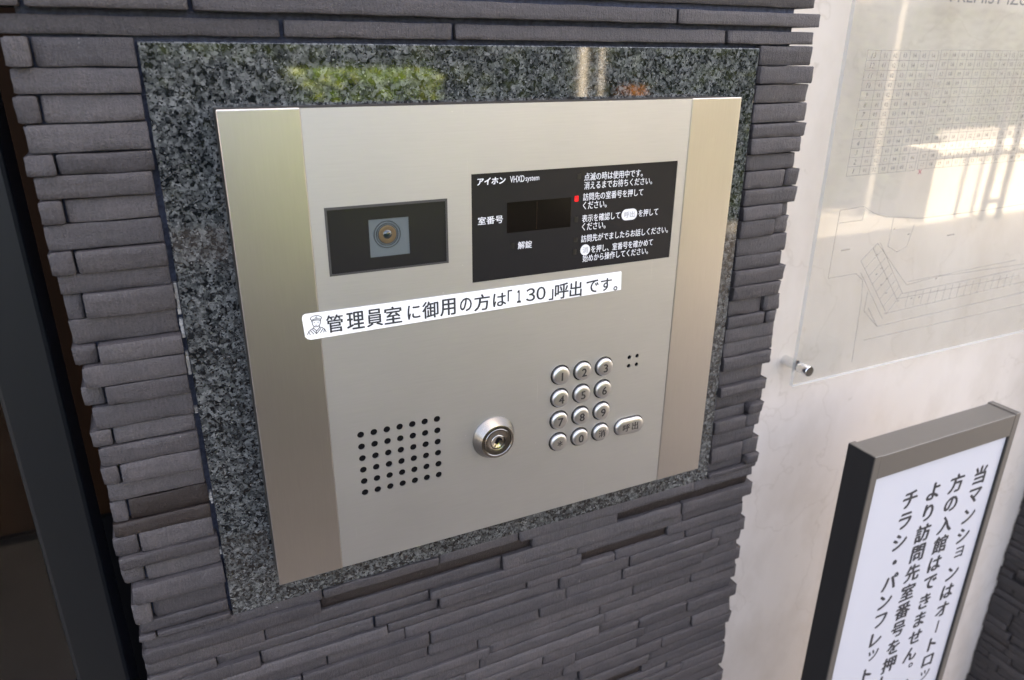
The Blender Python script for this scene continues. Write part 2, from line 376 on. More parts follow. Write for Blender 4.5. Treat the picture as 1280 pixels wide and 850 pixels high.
WY = 0.100                       # the beige wall's face
GX0, GX1, GZ0, GZ1 = -0.0320, 0.3930, -0.3456, 0.0334     # granite
def slate_pier():
    t = thing('slate_pier', (0.18, 0.06, 0), 'dark grey pier clad in thin split slate courses, framing the granite and the intercom', 'pier')
    bm = bmesh.new()
    bott = [0.0356, 0.0208, 0.0078, -0.0066, -0.0214, -0.0330, -0.0452, -0.0587, -0.0731, -0.0869, -0.0984, -0.1134, -0.1292, -0.1413, -0.1550, -0.1680, -0.1830, -0.1943, -0.2082, -0.2211, -0.2346, -0.2498, -0.2599, -0.2746, -0.2853, -0.2985, -0.3131, -0.3299, -0.3400, -0.3456]
    z = bott[0]; up = []
    for hgt in (0.0122, 0.0135, 0.0140, 0.0128, 0.0145): z += hgt; up.append(z)
    while z < 0.30: z += random.uniform(0.0115, 0.0155); up.append(z)
    while z < 2.5 - Z0: z += random.uniform(0.019, 0.026); up.append(z)
    rows = []                                       # (bottom, top)
    zs = sorted(up, reverse=True) + bott
    for a, b in zip(zs, zs[1:]): rows.append([b, a])
    z = bott[-1]
    while z > -0.74:
        h = random.uniform(0.0085, 0.0138); rows.append([z - h, z]); z -= h
    while z > -Z0 + 0.03:
        h = random.uniform(0.019, 0.026); rows.append([z - h, z]); z -= h
    i_top = next(k for k, r in enumerate(rows) if abs(r[0] - bott[0]) < 1e-6)      # the course just above the granite
    for k, (zb, zt) in enumerate(rows):
        idx = k - i_top                              # 0 = first above the granite
        fine = -8 <= idx and zb > -0.72
        sd = k + 1
        gap = random.uniform(0.0002, 0.0012)
        if 0 >= idx >= -6: gap = random.uniform(0.0032, 0.0042)
        lo, hi = zb + gap * 0.25, zt - gap * 0.75
        xl = -0.0925 + random.uniform(-0.0022, 0.0022); xr = 0.450 + random.uniform(-0.0045, 0.0040)
        beside = lo < GZ1 and hi > GZ0
        def put(a, b, rl, rr, dy=None, mi=0, s=0):
            yf = D + (random.uniform(-0.0042, 0.0026) if dy is None else dy)
            zl, zh = lo, hi
            if not beside and idx > 0:
                zl = zb + random.uniform(-0.0007, 0.0003); zh = zt + random.uniform(-0.0004, 0.0005)
            stone(bm, a, b, zl, zh, yf, 0.030, sd + s * 0.37, rl, rr, fine, mi)
        if beside:
            rag = random.uniform(0, 0.0012)
            gx = GX0 - (0.0026 if 6 <= idx <= 23 else 0.0012) - rag
            short = idx % 2 == 1
            rust = 1 if idx in (21,) else 0
            if short:
                j = -0.0806 + random.uniform(-0.0012, 0.0012)
                put(xl, j - 0.0007, 0.0018, 0.0010, s=1); put(j + 0.0007, gx, 0.0010, 0.0005, mi=rust, s=2)
            else: put(xl + 0.0012, gx, 0.0018, 0.0006, mi=1 if idx == 22 else 0, s=3)
            if idx > 8 and random.random() < 0.35 or idx in (8, 10):
                j = random.choice((0.432, 0.437)); put(GX1 + 0.0012, j - 0.0008, 0.0006, 0.0015, s=4); put(j + 0.0008, xr, 0.0015, 0.0030, s=5)
            else: put(GX1 + 0.0012, xr, 0.0006, 0.0030, s=6)
        else:
            if idx == 0: js = [0.0425, 0.1456, 0.3605]
            elif idx == -1: js = [-0.0801, -0.0039, 0.3135]
            elif idx == -2: js = [-0.066, 0.098, 0.262]
            elif idx == -3: js = [0.03, 0.2, 0.375]
            else:
                js = []; x = xl + random.uniform(0.02, 0.15)
                while x < xr - 0.03: js.append(x); x += random.uniform(0.05, 0.20)
            ends = [xl - 0.06 if idx == 0 else xl] + js + [xr]
            if idx in (0, -1, -2, -3): ends[0] = -0.118
            for s, (a, b) in enumerate(zip(ends, ends[1:])):
                g2 = random.uniform(0.0002, 0.0010)
                if idx in (0, -1): g2 = 0.0013
                mi = 0; dy = None
                if idx > 0:
                    dy = random.choice((-0.0017, -0.0010, -0.0004, 0.0003, 0.0008, 0.0014)) + random.uniform(-0.0004, 0.0004)
                    if random.random() < 0.06: mi = 1; dy = 0.0028
                put(a + (g2 if s else 0), b - (g2 if s < len(ends) - 2 else 0), 0.0028 if s == 0 else 0.0010, 0.0030 if s == len(ends) - 2 else 0.0010, dy, mi, s + 7)
    obj('stone_cladding', bm, [M['slate'], M['rust']], t)
    obj('mortar_core', boxes((-0.084, 0.4285, D + 0.0065, WY + 0.15, 0.0, 2.5)), M['mortar'], t)
    for a, b in ((-0.1182, -0.0990), (-0.1335, -0.1215), (-0.158, -0.1432), (-0.1845, -0.181), (-0.252, -0.244), (-0.2935, -0.2900)) :
        n = 6; bm = bmesh.new()
        for k in range(n):
            za = Z0 + a + (b - a) * k / n; zb = Z0 + a + (b - a) * (k + 1) / n
            wv = 0.0020 + 0.0007 * noise.noise(Vector((za * 300, 3, 1)))
            box(bm, GX0 - 0.0004 - wv, GX0 - 0.0004, D + 0.0012 + random.uniform(0, 0.0012), D + 0.0085, za, zb + 0.00005, 0.0003, 1)
        obj('grout_smear', bm, M['grout'], t)
    return t
# shift: stones are built in panel coordinates (z relative to the panel's top)
def lift(o):
    me = o.data
    for v in me.vertices: v.co.z += Z0
pier = slate_pier()
lift(next(o for o in pier.children if o.name.startswith('stone_cladding')))

# ------------------------------------------------------------------ granite slab round the panel
g = obj('granite_surround', boxes((GX0, GX1, D, D + 0.0063, Z0 + GZ0, Z0 + GZ1), bev=0.0007), M['granite'], loc=(0.18, D, Z0 + GZ0))
tag(g, 'polished black and grey speckled granite slab set in the slate around the steel panel', 'granite slab')

# ------------------------------------------------------------------ the intercom panel
H = 0.3132; SL, SR = 0.1218 * S, 0.8763 * S
P = thing('intercom_panel', (0.18, D, Z0 - H), 'brushed steel apartment door intercom with keypad, camera, lock and white paper notice', 'intercom')
obj('housing', boxes((0.0004, S - 0.0004, 0.0012, D - 0.0002, Z0 - H + 0.0004, Z0 - 0.0004)), M['steel_body'], P)
for a, b in ((0.0, SL), (SR, S)):
    obj('side_strip', boxes((a, b, 0.0, 0.0018, Z0 - H, Z0), bev=0.0007, seg=3), M['steel_side'], P, smooth=False)
PY = 0.0005                                    # face of the centre plate
def W(x, z): return x * S, Z0 + z * S
kx = [0.6008, 0.6537, 0.7067]; kz = [-0.5416, -0.5944, -0.6470, -0.6992]
holes = []
holes += [circ(*W(x, z), 0.0081, 40) for x in kx for z in kz]
CX, CZ = W(0.7819, -0.7002); holes.append(rrect(CX - 0.0140, CX + 0.0140, CZ - 0.0078, CZ + 0.0078, 0.0077))
gx, gz, pt = 0.17704, -0.5848, 0.025152
for i in range(7):
    for j in range(6): holes.append(circ(*W(gx + i * pt, gz - j * pt), 0.00240, 16))
for x in (0.7713, 0.7917):
    for z in (-0.5320, -0.5521): holes.append(circ(*W(x, z), 0.0017, 14))
x0, zt = W(0.1454, -0.1573); x1, zb = W(0.3602, -0.2739); CW = (x0, x1, zb, zt); holes.append(rect(*CW))
x0, zt = W(0.4062, -0.1185); x1, zb = W(0.8544, -0.3179); DW = (x0, x1, zb, zt); holes.append(rect(*DW))
obj('face_plate', sheet(rect(SL + 0.0001, SR - 0.0001, Z0 - H + 0.0003, Z0 - 0.0003), holes, PY, 0.0012 - 0.00055), M['steel_center'], P)
# what lies behind the plate's openings
obj('speaker_grille', boxes((*[W(gx - 0.02, 0)[0], W(gx + 6 * pt + 0.02, 0)[0]], 0.00115, 0.0030, W(0, gz - 5 * pt - 0.02)[1], W(0, gz + 0.02)[1])), M['black_hole'], P)
obj('microphone', boxes((W(0.760, 0)[0], W(0.803, 0)[0], 0.00115, 0.003, W(0, -0.563)[1], W(0, -0.521)[1])), M['black_hole'], P)
# keys
names = {(0, 0): '1', (1, 0): '2', (2, 0): '3', (0, 1): '4', (1, 1): '5', (2, 1): '6', (0, 2): '7', (1, 2): '8', (2, 2): '9', (0, 3): '*', (1, 3): '0', (2, 3): '消'}
obj('keypad_well', boxes((W(0.570, 0)[0], W(0.828, 0)[0], 0.00116, 0.0031, W(0, -0.728)[1], W(0, -0.5715 + 0.06)[1])), M['black_hole'], P)
for (i, j), ch in names.items():
    x, z = W(kx[i], kz[j]); bm = bmesh.new()
    lathe(bm, x, z, PY, [(0.0071, -0.0006), (0.0071, 0.0012), (0.0070, 0.0018), (0.0067, 0.0024), (0.0061, 0.0029), (0.0052, 0.00315), (0.0040, 0.00325), (0, 0.00330)], 48)
    k = obj('key', bm, M['key'], P, smooth=True)
    hh = 0.0064
    if ch == '*': tb = text_bm(ch, PY - 0.00332, cx=x + .0001, cz=z - .0002, size=0.0105, bold=0.02, th=0.0001)
    elif ch == '消': tb = text_bm(ch, PY - 0.00325, cx=x, cz=z - .0002, size=0.0070, bold=0.03, th=0.0001)
    else: tb = text_bm(ch, PY - 0.00328, cx=x, cz=z - .0003, size=0.0094, bold=0.045, th=0.0001)
    obj('key_marking', tb, M['engrave'], k)
def pill(bm, cx, cz, prof, hw):
    """pillow of stadium outline: (inset radius, height)"""
    rings = []
    for r, h in prof:
        rr = max(r, 1e-5); n = 16; ring = []
        for k in range(n + 1): a = -math.pi / 2 + math.pi * k / n; ring.append(bm.verts.new((cx + hw + rr * math.cos(a), PY - h, cz + rr * math.sin(a))))
        for k in range(n + 1): a = math.pi / 2 + math.pi * k / n; ring.append(bm.verts.new((cx - hw + rr * math.cos(a), PY - h, cz + rr * math.sin(a))))
        rings.append(ring)
    for a, b in zip(rings, rings[1:]):
        for k in range(len(a)): q = (k + 1) % len(a); bm.faces.new((a[k], b[k], b[q], a[q]))
    bm.faces.new(rings[-1]); bmesh.ops.recalc_face_normals(bm, faces=bm.faces); return bm
k = obj('call_button', pill(bmesh.new(), CX, CZ, [(0.0071, -0.0006), (0.0071, 0.0010), (0.0070, 0.0017), (0.0066, 0.0024), (0.0059, 0.0029), (0.0049, 0.00315), (0.0036, 0.00325), (0.0012, 0.0033)], 0.0062), M['key'], P, smooth=True)
tb = text_bm('呼', PY - 0.00330, cx=CX - 0.0040, cz=CZ, size=0.0074, bold=0.03, th=0.0001); tb = text_bm('出', PY - 0.00330, cx=CX + 0.0044, cz=CZ + .0002, size=0.0074, bold=0.03, th=0.0001, bm=tb)
obj('key_marking', tb, M['engrave'], k)
# lock
lx, lz = W(0.4487, -0.6527); bm = bmesh.new()
lathe(bm, lx, lz, PY, [(0.0168, -0.0003), (0.0168, 0.0006), (0.0165, 0.0012), (0.0134, 0.0072), (0.0130, 0.0079), (0.0122, 0.0081), (0.0112, 0.0081), (0.0109, 0.0078), (0.0107, 0.0070), (0.0104, 0.0070)], 64)
lk = obj('lock_cylinder', bm, M['chrome'], P)
for p in lk.data.polygons: p.use_smooth = True
lk.data.set_sharp_from_angle(angle=math.radians(28))
bm = bmesh.new(); lathe(bm, lx, lz, PY, [(0.0104, 0.0068), (0.0103, 0.0078), (0.0100, 0.0081), (0.0064, 0.0081), (0.0060, 0.0079), (0.0057, 0.0071), (0.0054, 0.0071)], 64); obj('lock_ring', bm, M['chrome'], lk, smooth=True)
bm = bmesh.new(); lathe(bm, lx, lz, PY, [(0.0054, 0.0068), (0.0053, 0.0078), (0.0050, 0.0081), (0.0041, 0.0079), (0.0030, 0.0073), (0.0, 0.0068)], 48); obj('lock_plug', bm, M['plug'], lk, smooth=True)
bm = boxes((-0.0009, 0.0009, PY - 0.0077, PY - 0.0060, -0.0030, 0.0012), (-0.0022, 0.0026, PY - 0.00765, PY - 0.0060, 0.0010, 0.0026))
bmesh.ops.rotate(bm, verts=bm.verts, cent=(0, 0, 0), matrix=Matrix.Rotation(math.radians(38), 3, 'Y')); bmesh.ops.translate(bm, verts=bm.verts, vec=(lx + 0.0006, 0, lz + 0.0008))
obj('keyhole', bm, M['black_hole'], lk)
# camera window
x0, x1, zb, zt = CW; sx0, szt = W(0.2178, -0.1835); sx1, szb = W(0.2885, -0.2490)
cwo = obj('camera_window', sheet(rect(x0 + .0003, x1 - .0003, zb + .0003, zt - .0003), [rect(sx0, sx1, szb, szt)], 0.00075, 0.0004), M['black_gloss'], P)
obj('window_gasket', sheet(rect(x0 + .00002, x1 - .00002, zb + .00002, zt - .00002), [rect(x0 + .0014, x1 - .0014, zb + .0012, zt - .0016)], 0.00030, 0.00025), mat('dark_gasket', (0.040, 0.040, 0.040), 0.5), cwo)
obj('camera_mount', boxes((sx0 - .0002, sx1 + .0002, 0.00108, 0.0032, szb - .0002, szt + .0002)), M['camera_plate'], cwo)
lcx, lcz = W(0.2497, -0.2112); YL = 0.00108
bm = bmesh.new()
for r0 in (0.0086, 0.0071, 0.0061): lathe(bm, lcx, lcz, YL, [(r0, 0.00001), (r0 - 0.0001, 0.0003), (r0 - 0.0004, 0.0003), (r0 - 0.0005, 0.00001)], 48)
obj('lens_ring', bm, M['camera_ring'], cwo, smooth=False)
bm = bmesh.new(); lathe(bm, lcx, lcz, YL, [(0.0057, 0.00), (0.0057, 0.0002), (0.0052, 0.00035), (0.0028, 0.00012), (0.0026, 0.0001)], 48); obj('lens_barrel', bm, M['camera_tan'], cwo, smooth=True)
bm = bmesh.new(); lathe(bm, lcx, lcz, YL, [(0.0028, 0.0001), (0.0025, 0.0004), (0.0018, 0.0008), (0.0009, 0.0010), (0, 0.00105)], 32); obj('camera_lens', bm, M['lens'], cwo, smooth=True)
# display window
x0, x1, zb, zt = DW
dw = obj('display_window', boxes((x0 + .0003, x1 - .0003, 0.00072, 0.0011, zb + .0003, zt - .0003)), M['black_gloss'], P)
DY = 0.00072
def R4(a, b, c, d): X0, ZB = W(a, c); X1, ZT = W(b, d); return X0, X1, ZB, ZT
X0, X1, ZB, ZT = R4(0.4764, 0.6116, -0.2305, -0.1738)
lc = obj('number_display', boxes((X0, X1, DY - 0.00012, DY + 0.0002, ZB, ZT)), M['lcd'], dw)
bm = bmesh.new()
for u in (0.455,): box(bm, X0 + (X1 - X0) * u - 0.00018, X0 + (X1 - X0) * u + 0.00018, DY - 0.00020, DY - 0.00010, ZB + 0.001, ZT - 0.001)
obj('digit_seam', bm, M['lcd_digit'], dw)
def led(x, z, mt, name, hx=0.0039, hz=0.0052):
    X, Z = W(x, z); obj(name, boxes((X - hx * S, X + hx * S, DY - 0.0002, DY + .0002, Z - hz * S, Z + hz * S)), M[mt], dw)
led(0.6228, -0.1775, 'led_on', 'red_led')
for x, z in ((0.6243, -0.2180), (0.6245, -0.2572), (0.6235, -0.2820), (0.4884, -0.2566), (0.6265, -0.1358)): led(x, z, 'led_off', 'dark_led')
def line(name, body, a, b, base, size=0.0150, bold=0.006, mt='white_print', asc=None, **k):
    bm = text_bm(body, DY - 0.00002, x0=a * S, x1=b * S, z0=Z0 + (base - 0.0008) * S, z1=Z0 + (base + size - 0.0010) * S, bold=bold, **k)
    return bm
pb = line('', 'アイホン', 0.4177, 0.4732, -0.1382, 0.0128, 0.055, shear=0.12); obj('printed_logo', pb, M['white_print'], dw)
pb = line('', 'VHXD', 0.4822, 0.5112, -0.1374, 0.0118, 0.0); pb2 = text_bm('system', DY - 0.00002, x0=0.5135 * S, x1=0.5415 * S, z0=Z0 - 0.1402 * S, z1=Z0 - 0.1295 * S, bold=0.0, bm=pb); obj('printed_model_lettering', pb2, M['white_print'], dw)
obj('printed_caption', line('', '室番号', 0.4184, 0.4683, -0.2095, 0.0146, 0.010), M['white_print'], dw)
obj('printed_caption', line('', '解錠', 0.4994, 0.5289, -0.2628, 0.0146, 0.010), M['white_print'], dw)
def instr(*ls):
    bm = None
    for body, a, b, base in ls:
        t = line('', body, a, b, base)
        if bm is None: bm = t
        else:
            me = bpy.data.meshes.new('tmp'); t.to_mesh(me); t.free(); bm.from_mesh(me); bpy.data.meshes.remove(me)
    obj('printed_instruction', bm, M['white_print'], dw)
instr(('点滅の時は使用中です。', .6382, .7715, -.1442), ('消えるまでお待ちください。', .6388, .7955, -.1607))
instr(('訪問先の室番号を押して', .6375, .7757, -.1820), ('ください。', .6380, .6915, -.1987))
instr(('表示を確認して', .6372, .7245, -.2240), ('を押して', .7685, .8160, -.2243), ('ください。', .6380, .6915, -.2402))
instr(('訪問先がでましたらお話しください。', .6372, .8450, -.2638))
instr(('を押し、室番号を確かめて', .6612, .8091, -.2870), ('始めから操作してください。', .6425, .7990, -.3040))
a, zc = W(0.7280, -0.2181); b, _ = W(0.7650, 0)
pl = obj('printed_pill', sheet(rrect(a, b, zc - 0.0112 * S, zc + 0.0112 * S, 0.0110 * S), [], DY - 0.0001, 0.00012), M['white_print'], dw)
a, zc2 = W(0.6475, -0.2803)
obj('printed_pill', sheet(circ(a, zc2, 0.0110 * S), [], DY - 0.0001, 0.00012), M['white_print'], dw)
obj('pill_lettering', text_bm('呼出', DY - 0.00011, cx=0.7465 * S, cz=zc, size=0.0048, bold=0.02), M['grey_print'], dw); obj('pill_lettering', text_bm('消', DY - 0.00011, cx=a, cz=zc2, size=0.0048, bold=0.02), M['grey_print'], dw)
# paper notice stuck on the panel
SY = -0.00030
def stick_loop():
    c = [(0.0925, -0.3405), (0.0945, -0.3352), (0.0985, -0.3336), (0.20, -0.3338), (0.45, -0.3341), (0.7346, -0.3341), (0.7366, -0.3734), (0.45, -0.3764), (0.20, -0.3796), (0.1040, -0.3810), (0.0985, -0.3790), (0.0945, -0.3745)]
    return [W(*p) for p in c]
st = obj('paper_notice', sheet(stick_loop(), [], SY, 0.00024), M['paper'], P)
chars = [('管', 0.0475, 0.0581), ('理', 0.0602, 0.0715), ('員', 0.0728, 0.0835), ('室', 0.0844, 0.0962), ('に', 0.1000, 0.1087), ('御', 0.11, 0.1214), ('用', 0.1224, 0.1335), ('の', 0.1365, 0.1452), ('方', 0.1468, 0.1585), ('は', 0.1608, 0.1708), ('「', 0.1718, 0.1753), ('１', 0.1788, 0.1822), ('３', 0.186, 0.1932), ('０', 0.1942, 0.2015), ('」', 0.2041, 0.2078), ('呼', 0.2089, 0.2201), ('出', 0.2210, 0.2311), ('で', 0.2348, 0.2453), ('す', 0.247, 0.2566), ('。', 0.2583, 0.2618)]
bm = bmesh.new()
for ch, a, b in chars:
    if ch in '１３０': z0, z1 = -0.1329, -0.1234
    elif ch == '「': z0, z1 = -0.1262, -0.1226
    elif ch == '」': z0, z1 = -0.1343, -0.1262
    elif ch == '。': z0, z1 = -0.1343, -0.1308
    elif ch in 'にのはです': z0, z1 = -0.1334, -0.1238
    else: z0, z1 = -0.1345, -0.1228
    if ch == '「': z0 = -0.1308
    if ch == '１': a, b = 0.1790, 0.1822
    text_bm(ch, SY - 0.00002, x0=a, x1=b, z0=Z0 + z0, z1=Z0 + z1, bold=0.09 if ch == '１' else 0.034, bm=bm)
obj('notice_lettering', bm, M['ink'], st)
bm = bmesh.new(); ic = lambda *p: [(x, Z0 + z) for x, z in p]; wd = 0.00042; IY = SY - 0.00002
cxi = 0.0413
stroke(bm, ic((0.0380, -0.1236), (0.0386, -0.1226), (0.0400, -0.1220), (0.0418, -0.1218), (0.0434, -0.1222), (0.0447, -0.1230), (0.0450, -0.1238), (0.0444, -0.1245)), wd, IY)
stroke(bm, ic((0.0380, -0.1236), (0.0388, -0.1245), (0.0402, -0.1240), (0.0416, -0.1239), (0.0432, -0.1242), (0.0444, -0.1245)), wd, IY)
stroke(bm, ic((0.0388, -0.1245), (0.0388, -0.1253), (0.0401, -0.1248), (0.0416, -0.1247), (0.0432, -0.1250), (0.0442, -0.1254), (0.0444, -0.1245)), wd, IY)
stroke(bm, ic((0.0390, -0.1254), (0.0391, -0.1272), (0.0397, -0.1284), (0.0408, -0.1291), (0.0421, -0.1291), (0.0433, -0.1284), (0.0439, -0.1272), (0.0441, -0.1255)), wd, IY)
stroke(bm, ic((0.0397, -0.1290), (0.0397, -0.1300), (0.0413, -0.1318), (0.0432, -0.1300), (0.0431, -0.1290)), wd, IY)
stroke(bm, ic((0.0395, -0.1297), (0.0378, -0.1305), (0.0363, -0.1318), (0.0355, -0.1336)), wd, IY); stroke(bm, ic((0.0434, -0.1296), (0.0450, -0.1303), (0.0463, -0.1314), (0.0470, -0.1334)), wd, IY)
stroke(bm, ic((0.0376, -0.1312), (0.0394, -0.1337)), wd, IY); stroke(bm, ic((0.0388, -0.1306), (0.0411, -0.1336), (0.0440, -0.1306)), wd, IY); stroke(bm, ic((0.0452, -0.1311), (0.0434, -0.1335)), wd, IY)
stroke(bm, ic((0.0413, -0.1232), (0.0418, -0.1227), (0.0423, -0.1232)), wd, IY); stroke(bm, ic((0.0411, -0.1318), (0.0408, -0.1338)), wd, IY); stroke(bm, ic((0.0366, -0.1320), (0.0372, -0.1338)), wd, IY); stroke(bm, ic((0.0460, -0.1317), (0.0455, -0.1335)), wd, IY)
stroke(bm, ic((0.0401, -0.1263), (0.0405, -0.1262)), wd, IY); stroke(bm, ic((0.0424, -0.1263), (0.0429, -0.1263)), wd, IY); stroke(bm, ic((0.0408, -0.1280), (0.0419, -0.1281)), wd * .8, IY)
obj('guard_drawing', bm, M['ink'], st)

# ------------------------------------------------------------------ beige marble wall of the niche
mw = obj('marble_wall', boxes((0.40, 1.16, WY, WY + 0.15, 0, 2.5)), M['marble'], loc=(0.8, WY, 0))
tag(mw, 'beige veined marble wall of the niche beside the slate pier', 'wall')

# slate pier on the far side of the niche (its dark left return is what shows)
P2X = 1.118
t2 = thing('slate_pier', (P2X + 0.15, 0.05, 0), 'dark shaded slate pier at the right edge beyond the white sign', 'pier')
bm = bmesh.new(); z = 0.02; k = 0
while z < 2.48:
    fine = 0.25 < z < 0.95
    h = random.uniform(0.011, 0.0155) if fine else random.uniform(0.019, 0.026)
    x = 0.02 - random.uniform(0, 0.004); js = [x, x + random.uniform(0.02, 0.06), WY - 0.001]
    for s, (a, b) in enumerate(zip(js, js[1:])):
        b2 = bmesh.new(); stone(b2, a, b - 0.0006, z + 0.0004, z + h - 0.0006, random.uniform(-0.006, 0.001), 0.02, 500 + k + s * .4, 0.003 if s == 0 else 0.001, 0.001, fine)
        # turn the front from -Y to -X
        for v in b2.verts: v.co = Vector((P2X + v.co.y, v.co.x, v.co.z))
        bmesh.ops.reverse_faces(b2, faces=b2.faces)
        me = bpy.data.meshes.new('tmp'); b2.to_mesh(me); b2.free(); bm.from_mesh(me); bpy.data.meshes.remove(me)
    stone(bm, P2X + 0.0215, P2X + 0.30, z + 0.0004, z + h - 0.0006, 0.020, 0.01, 900 + k, 0.002, 0.002, False)
    z += h; k += 1
obj('stone_cladding', bm, M['slate_shaded'], t2)
obj('mortar_core', boxes((P2X + 0.012, P2X + 0.32, 0.0290, WY + 0.15, 0, 2.5)), M['mortar'], t2)

# ------------------------------------------------------------------ clear directory board
BX0, BX1, BZ0, BZ1 = 0.5485, 1.085, Z0 - 0.3040, Z0 + 0.40; BYf, BYb = 0.078, 0.083
db = thing('directory_board', (0.81, WY, BZ0), 'clear acrylic residents board with faint room table and site plan, on the marble', 'notice board')
bm = boxes((BX0, BX1, BYf, BYb, BZ0, BZ1), bev=0.0004, seg=1)
ac = obj('acrylic_sheet', bm, [M['acrylic'], M['acrylic_edge']], db)
for p in ac.data.polygons:
    if abs(p.normal.y) < 0.5: p.material_index = 1
PYB = BYf - 0.00004
bm = bmesh.new(); tbm = bmesh.new()
def table(x0, cols, z1, rows, rp, first):
    xs = [x0]
    for c in cols: xs.append(xs[-1] + c)
    for r in range(rows + 1): stroke(bm, [(x0, z1 - r * rp), (xs[-1], z1 - r * rp)], 0.00045, PYB)
    for x in xs: stroke(bm, [(x, z1), (x, z1 - rows * rp)], 0.00045, PYB)
    for r in range(rows):
        fl = rows - r
        for c in range(len(cols)):
            cx, cz = (xs[c] + xs[c + 1]) / 2, z1 - (r + 0.5) * rp
            if first and c == 0: text_bm(str(fl), PYB, cx=cx, cz=cz, size=0.0072, shear=0.25, res=1, th=0.00008, bm=tbm)
            else: text_bm('%02d' % (c if first else c + 7), PYB, cx=cx, cz=cz, size=0.0058, res=1, th=0.00008, bm=tbm)
table(0.5740, [0.0175] + [0.01340] * 6, Z0 + 0.0330, 13, 0.1146 / 13, True)
table(0.6755, [0.01340] * 28, Z0 + 0.0338, 13, 0.1146 / 13, False)
obj('printed_table', bm, M['print_grey'], db); obj('printed_numbers', tbm, M['print_text'], db)
bm = bmesh.new(); b3 = text_bm('PREMIST IZU', PYB, x0=0.6724, x1=0.7905, base=Z0 + 0.0762, z0=Z0 + 0.0765, z1=Z0 + 0.0885, bold=0.0); obj('printed_heading', b3, mat('heading_print', (0.12, 0.12, 0.12), 0.5), db)
plan = [[(0.5737, -0.1854), (0.5739, -0.1151), (0.6072, -0.1137), (0.6246, -0.1225), (0.6424, -0.1273), (0.6972, -0.1337), (0.804, -0.1338), (0.95, -0.130)],
 [(0.5759, -0.1281), (0.6086, -0.1277), (0.6095, -0.118)], [(0.5737, -0.1854), (0.6141, -0.1851), (0.6258, -0.1936), (0.6300, -0.215), (0.6340, -0.31 + 0.02)],
 [(0.6177, -0.1717), (0.6382, -0.1549), (0.6984, -0.2082), (0.7532, -0.2047), (0.9091, -0.2084), (1.0, -0.206)], [(0.6177, -0.1717), (0.6752, -0.2387), (0.6943, -0.216)],
 [(0.6210, -0.1850), (0.6700, -0.2440)], [(0.6432, -0.2275), (0.6636, -0.2521), (0.9255, -0.2465)], [(0.6712, -0.2381), (0.9193, -0.2322)], [(0.70, -0.2047), (0.8903, -0.2012)],
 [(0.6471, -0.2656), (0.9327, -0.2634)], [(0.6416, -0.1544), (0.6949, -0.218), (0.9114, -0.2137)], [(0.6330, -0.160), (0.6870, -0.2230), (0.905, -0.2225)],
 [(0.6375, -0.2080), (0.6375, -0.2300), (0.6636, -0.2521)], [(0.655, -0.130), (0.655, -0.160), (0.672, -0.168), (0.685, -0.163), (0.690, -0.140)]]
bm = bmesh.new()
for pl_ in plan: stroke(bm, [(x, Z0 + z) for x, z in pl_], 0.00065, PYB)
for k in range(6):
    u = (k + 1) / 7; a = Vector((0.6382, -0.1549)).lerp(Vector((0.6949, -0.2180)), u); b = Vector((0.6177, -0.1717)).lerp(Vector((0.6752, -0.2387)), u)
    stroke(bm, [(a.x, Z0 + a.y), (b.x, Z0 + b.y)], 0.0005, PYB)
for k in range(16):
    x = 0.705 + k * 0.0125; stroke(bm, [(x, Z0 - 0.2180), (x - 0.001, Z0 - 0.2350)], 0.0005, PYB)
obj('printed_plan', bm, M['print_grey'], db)
for x, z in ((0.640, -0.168), (0.652, -0.184), (0.664, -0.197), (0.646, -0.190), (0.657, -0.203), (0.668, -0.214), (0.690, -0.226), (0.712, -0.226), (0.725, -0.2265), (0.747, -0.207), (0.66, -0.142), (0.684, -0.150)):
    obj('printed_mark', stroke(bmesh.new(), [(x - 0.0012, Z0 + z), (x + 0.0012, Z0 + z + 0.0006)], 0.0013, PYB), M['print_text'], db)
for x in (0.592, 0.755): obj('printed_mark', stroke(bmesh.new(), [(x - 0.006, Z0 - 0.1575), (x + 0.006, Z0 - 0.1570)], 0.0012, PYB), M['print_text'], db)
obj('printed_cross', text_bm('×', PYB, cx=0.681, cz=Z0 - 0.0835, size=0.012, bold=0.01), M['print_pink'], db)
# stand-off screws at the corners
for x, z in ((0.5545, Z0 - 0.2815), (BX1 - 0.012, Z0 - 0.2815), (0.5545, BZ1 - 0.022), (BX1 - 0.012, BZ1 - 0.022)):
    bm = bmesh.new(); lathe(bm, x, z, BYf, [(0.0058, 0.0001), (0.0058, 0.0130), (0.0054, 0.0136), (0, 0.0136)], 32)
    s = obj('standoff_screw', bm, M['chrome_screw'], db)
    for p in s.data.polygons: p.use_smooth = abs(p.normal.y) < 0.5
    bm = bmesh.new(); lathe(bm, x, z, WY, [(0.0055, 0.0), (0.0055, WY - BYb - 0.0002)], 32); obj('spacer', bm, M['chrome_screw'], s, smooth=True)

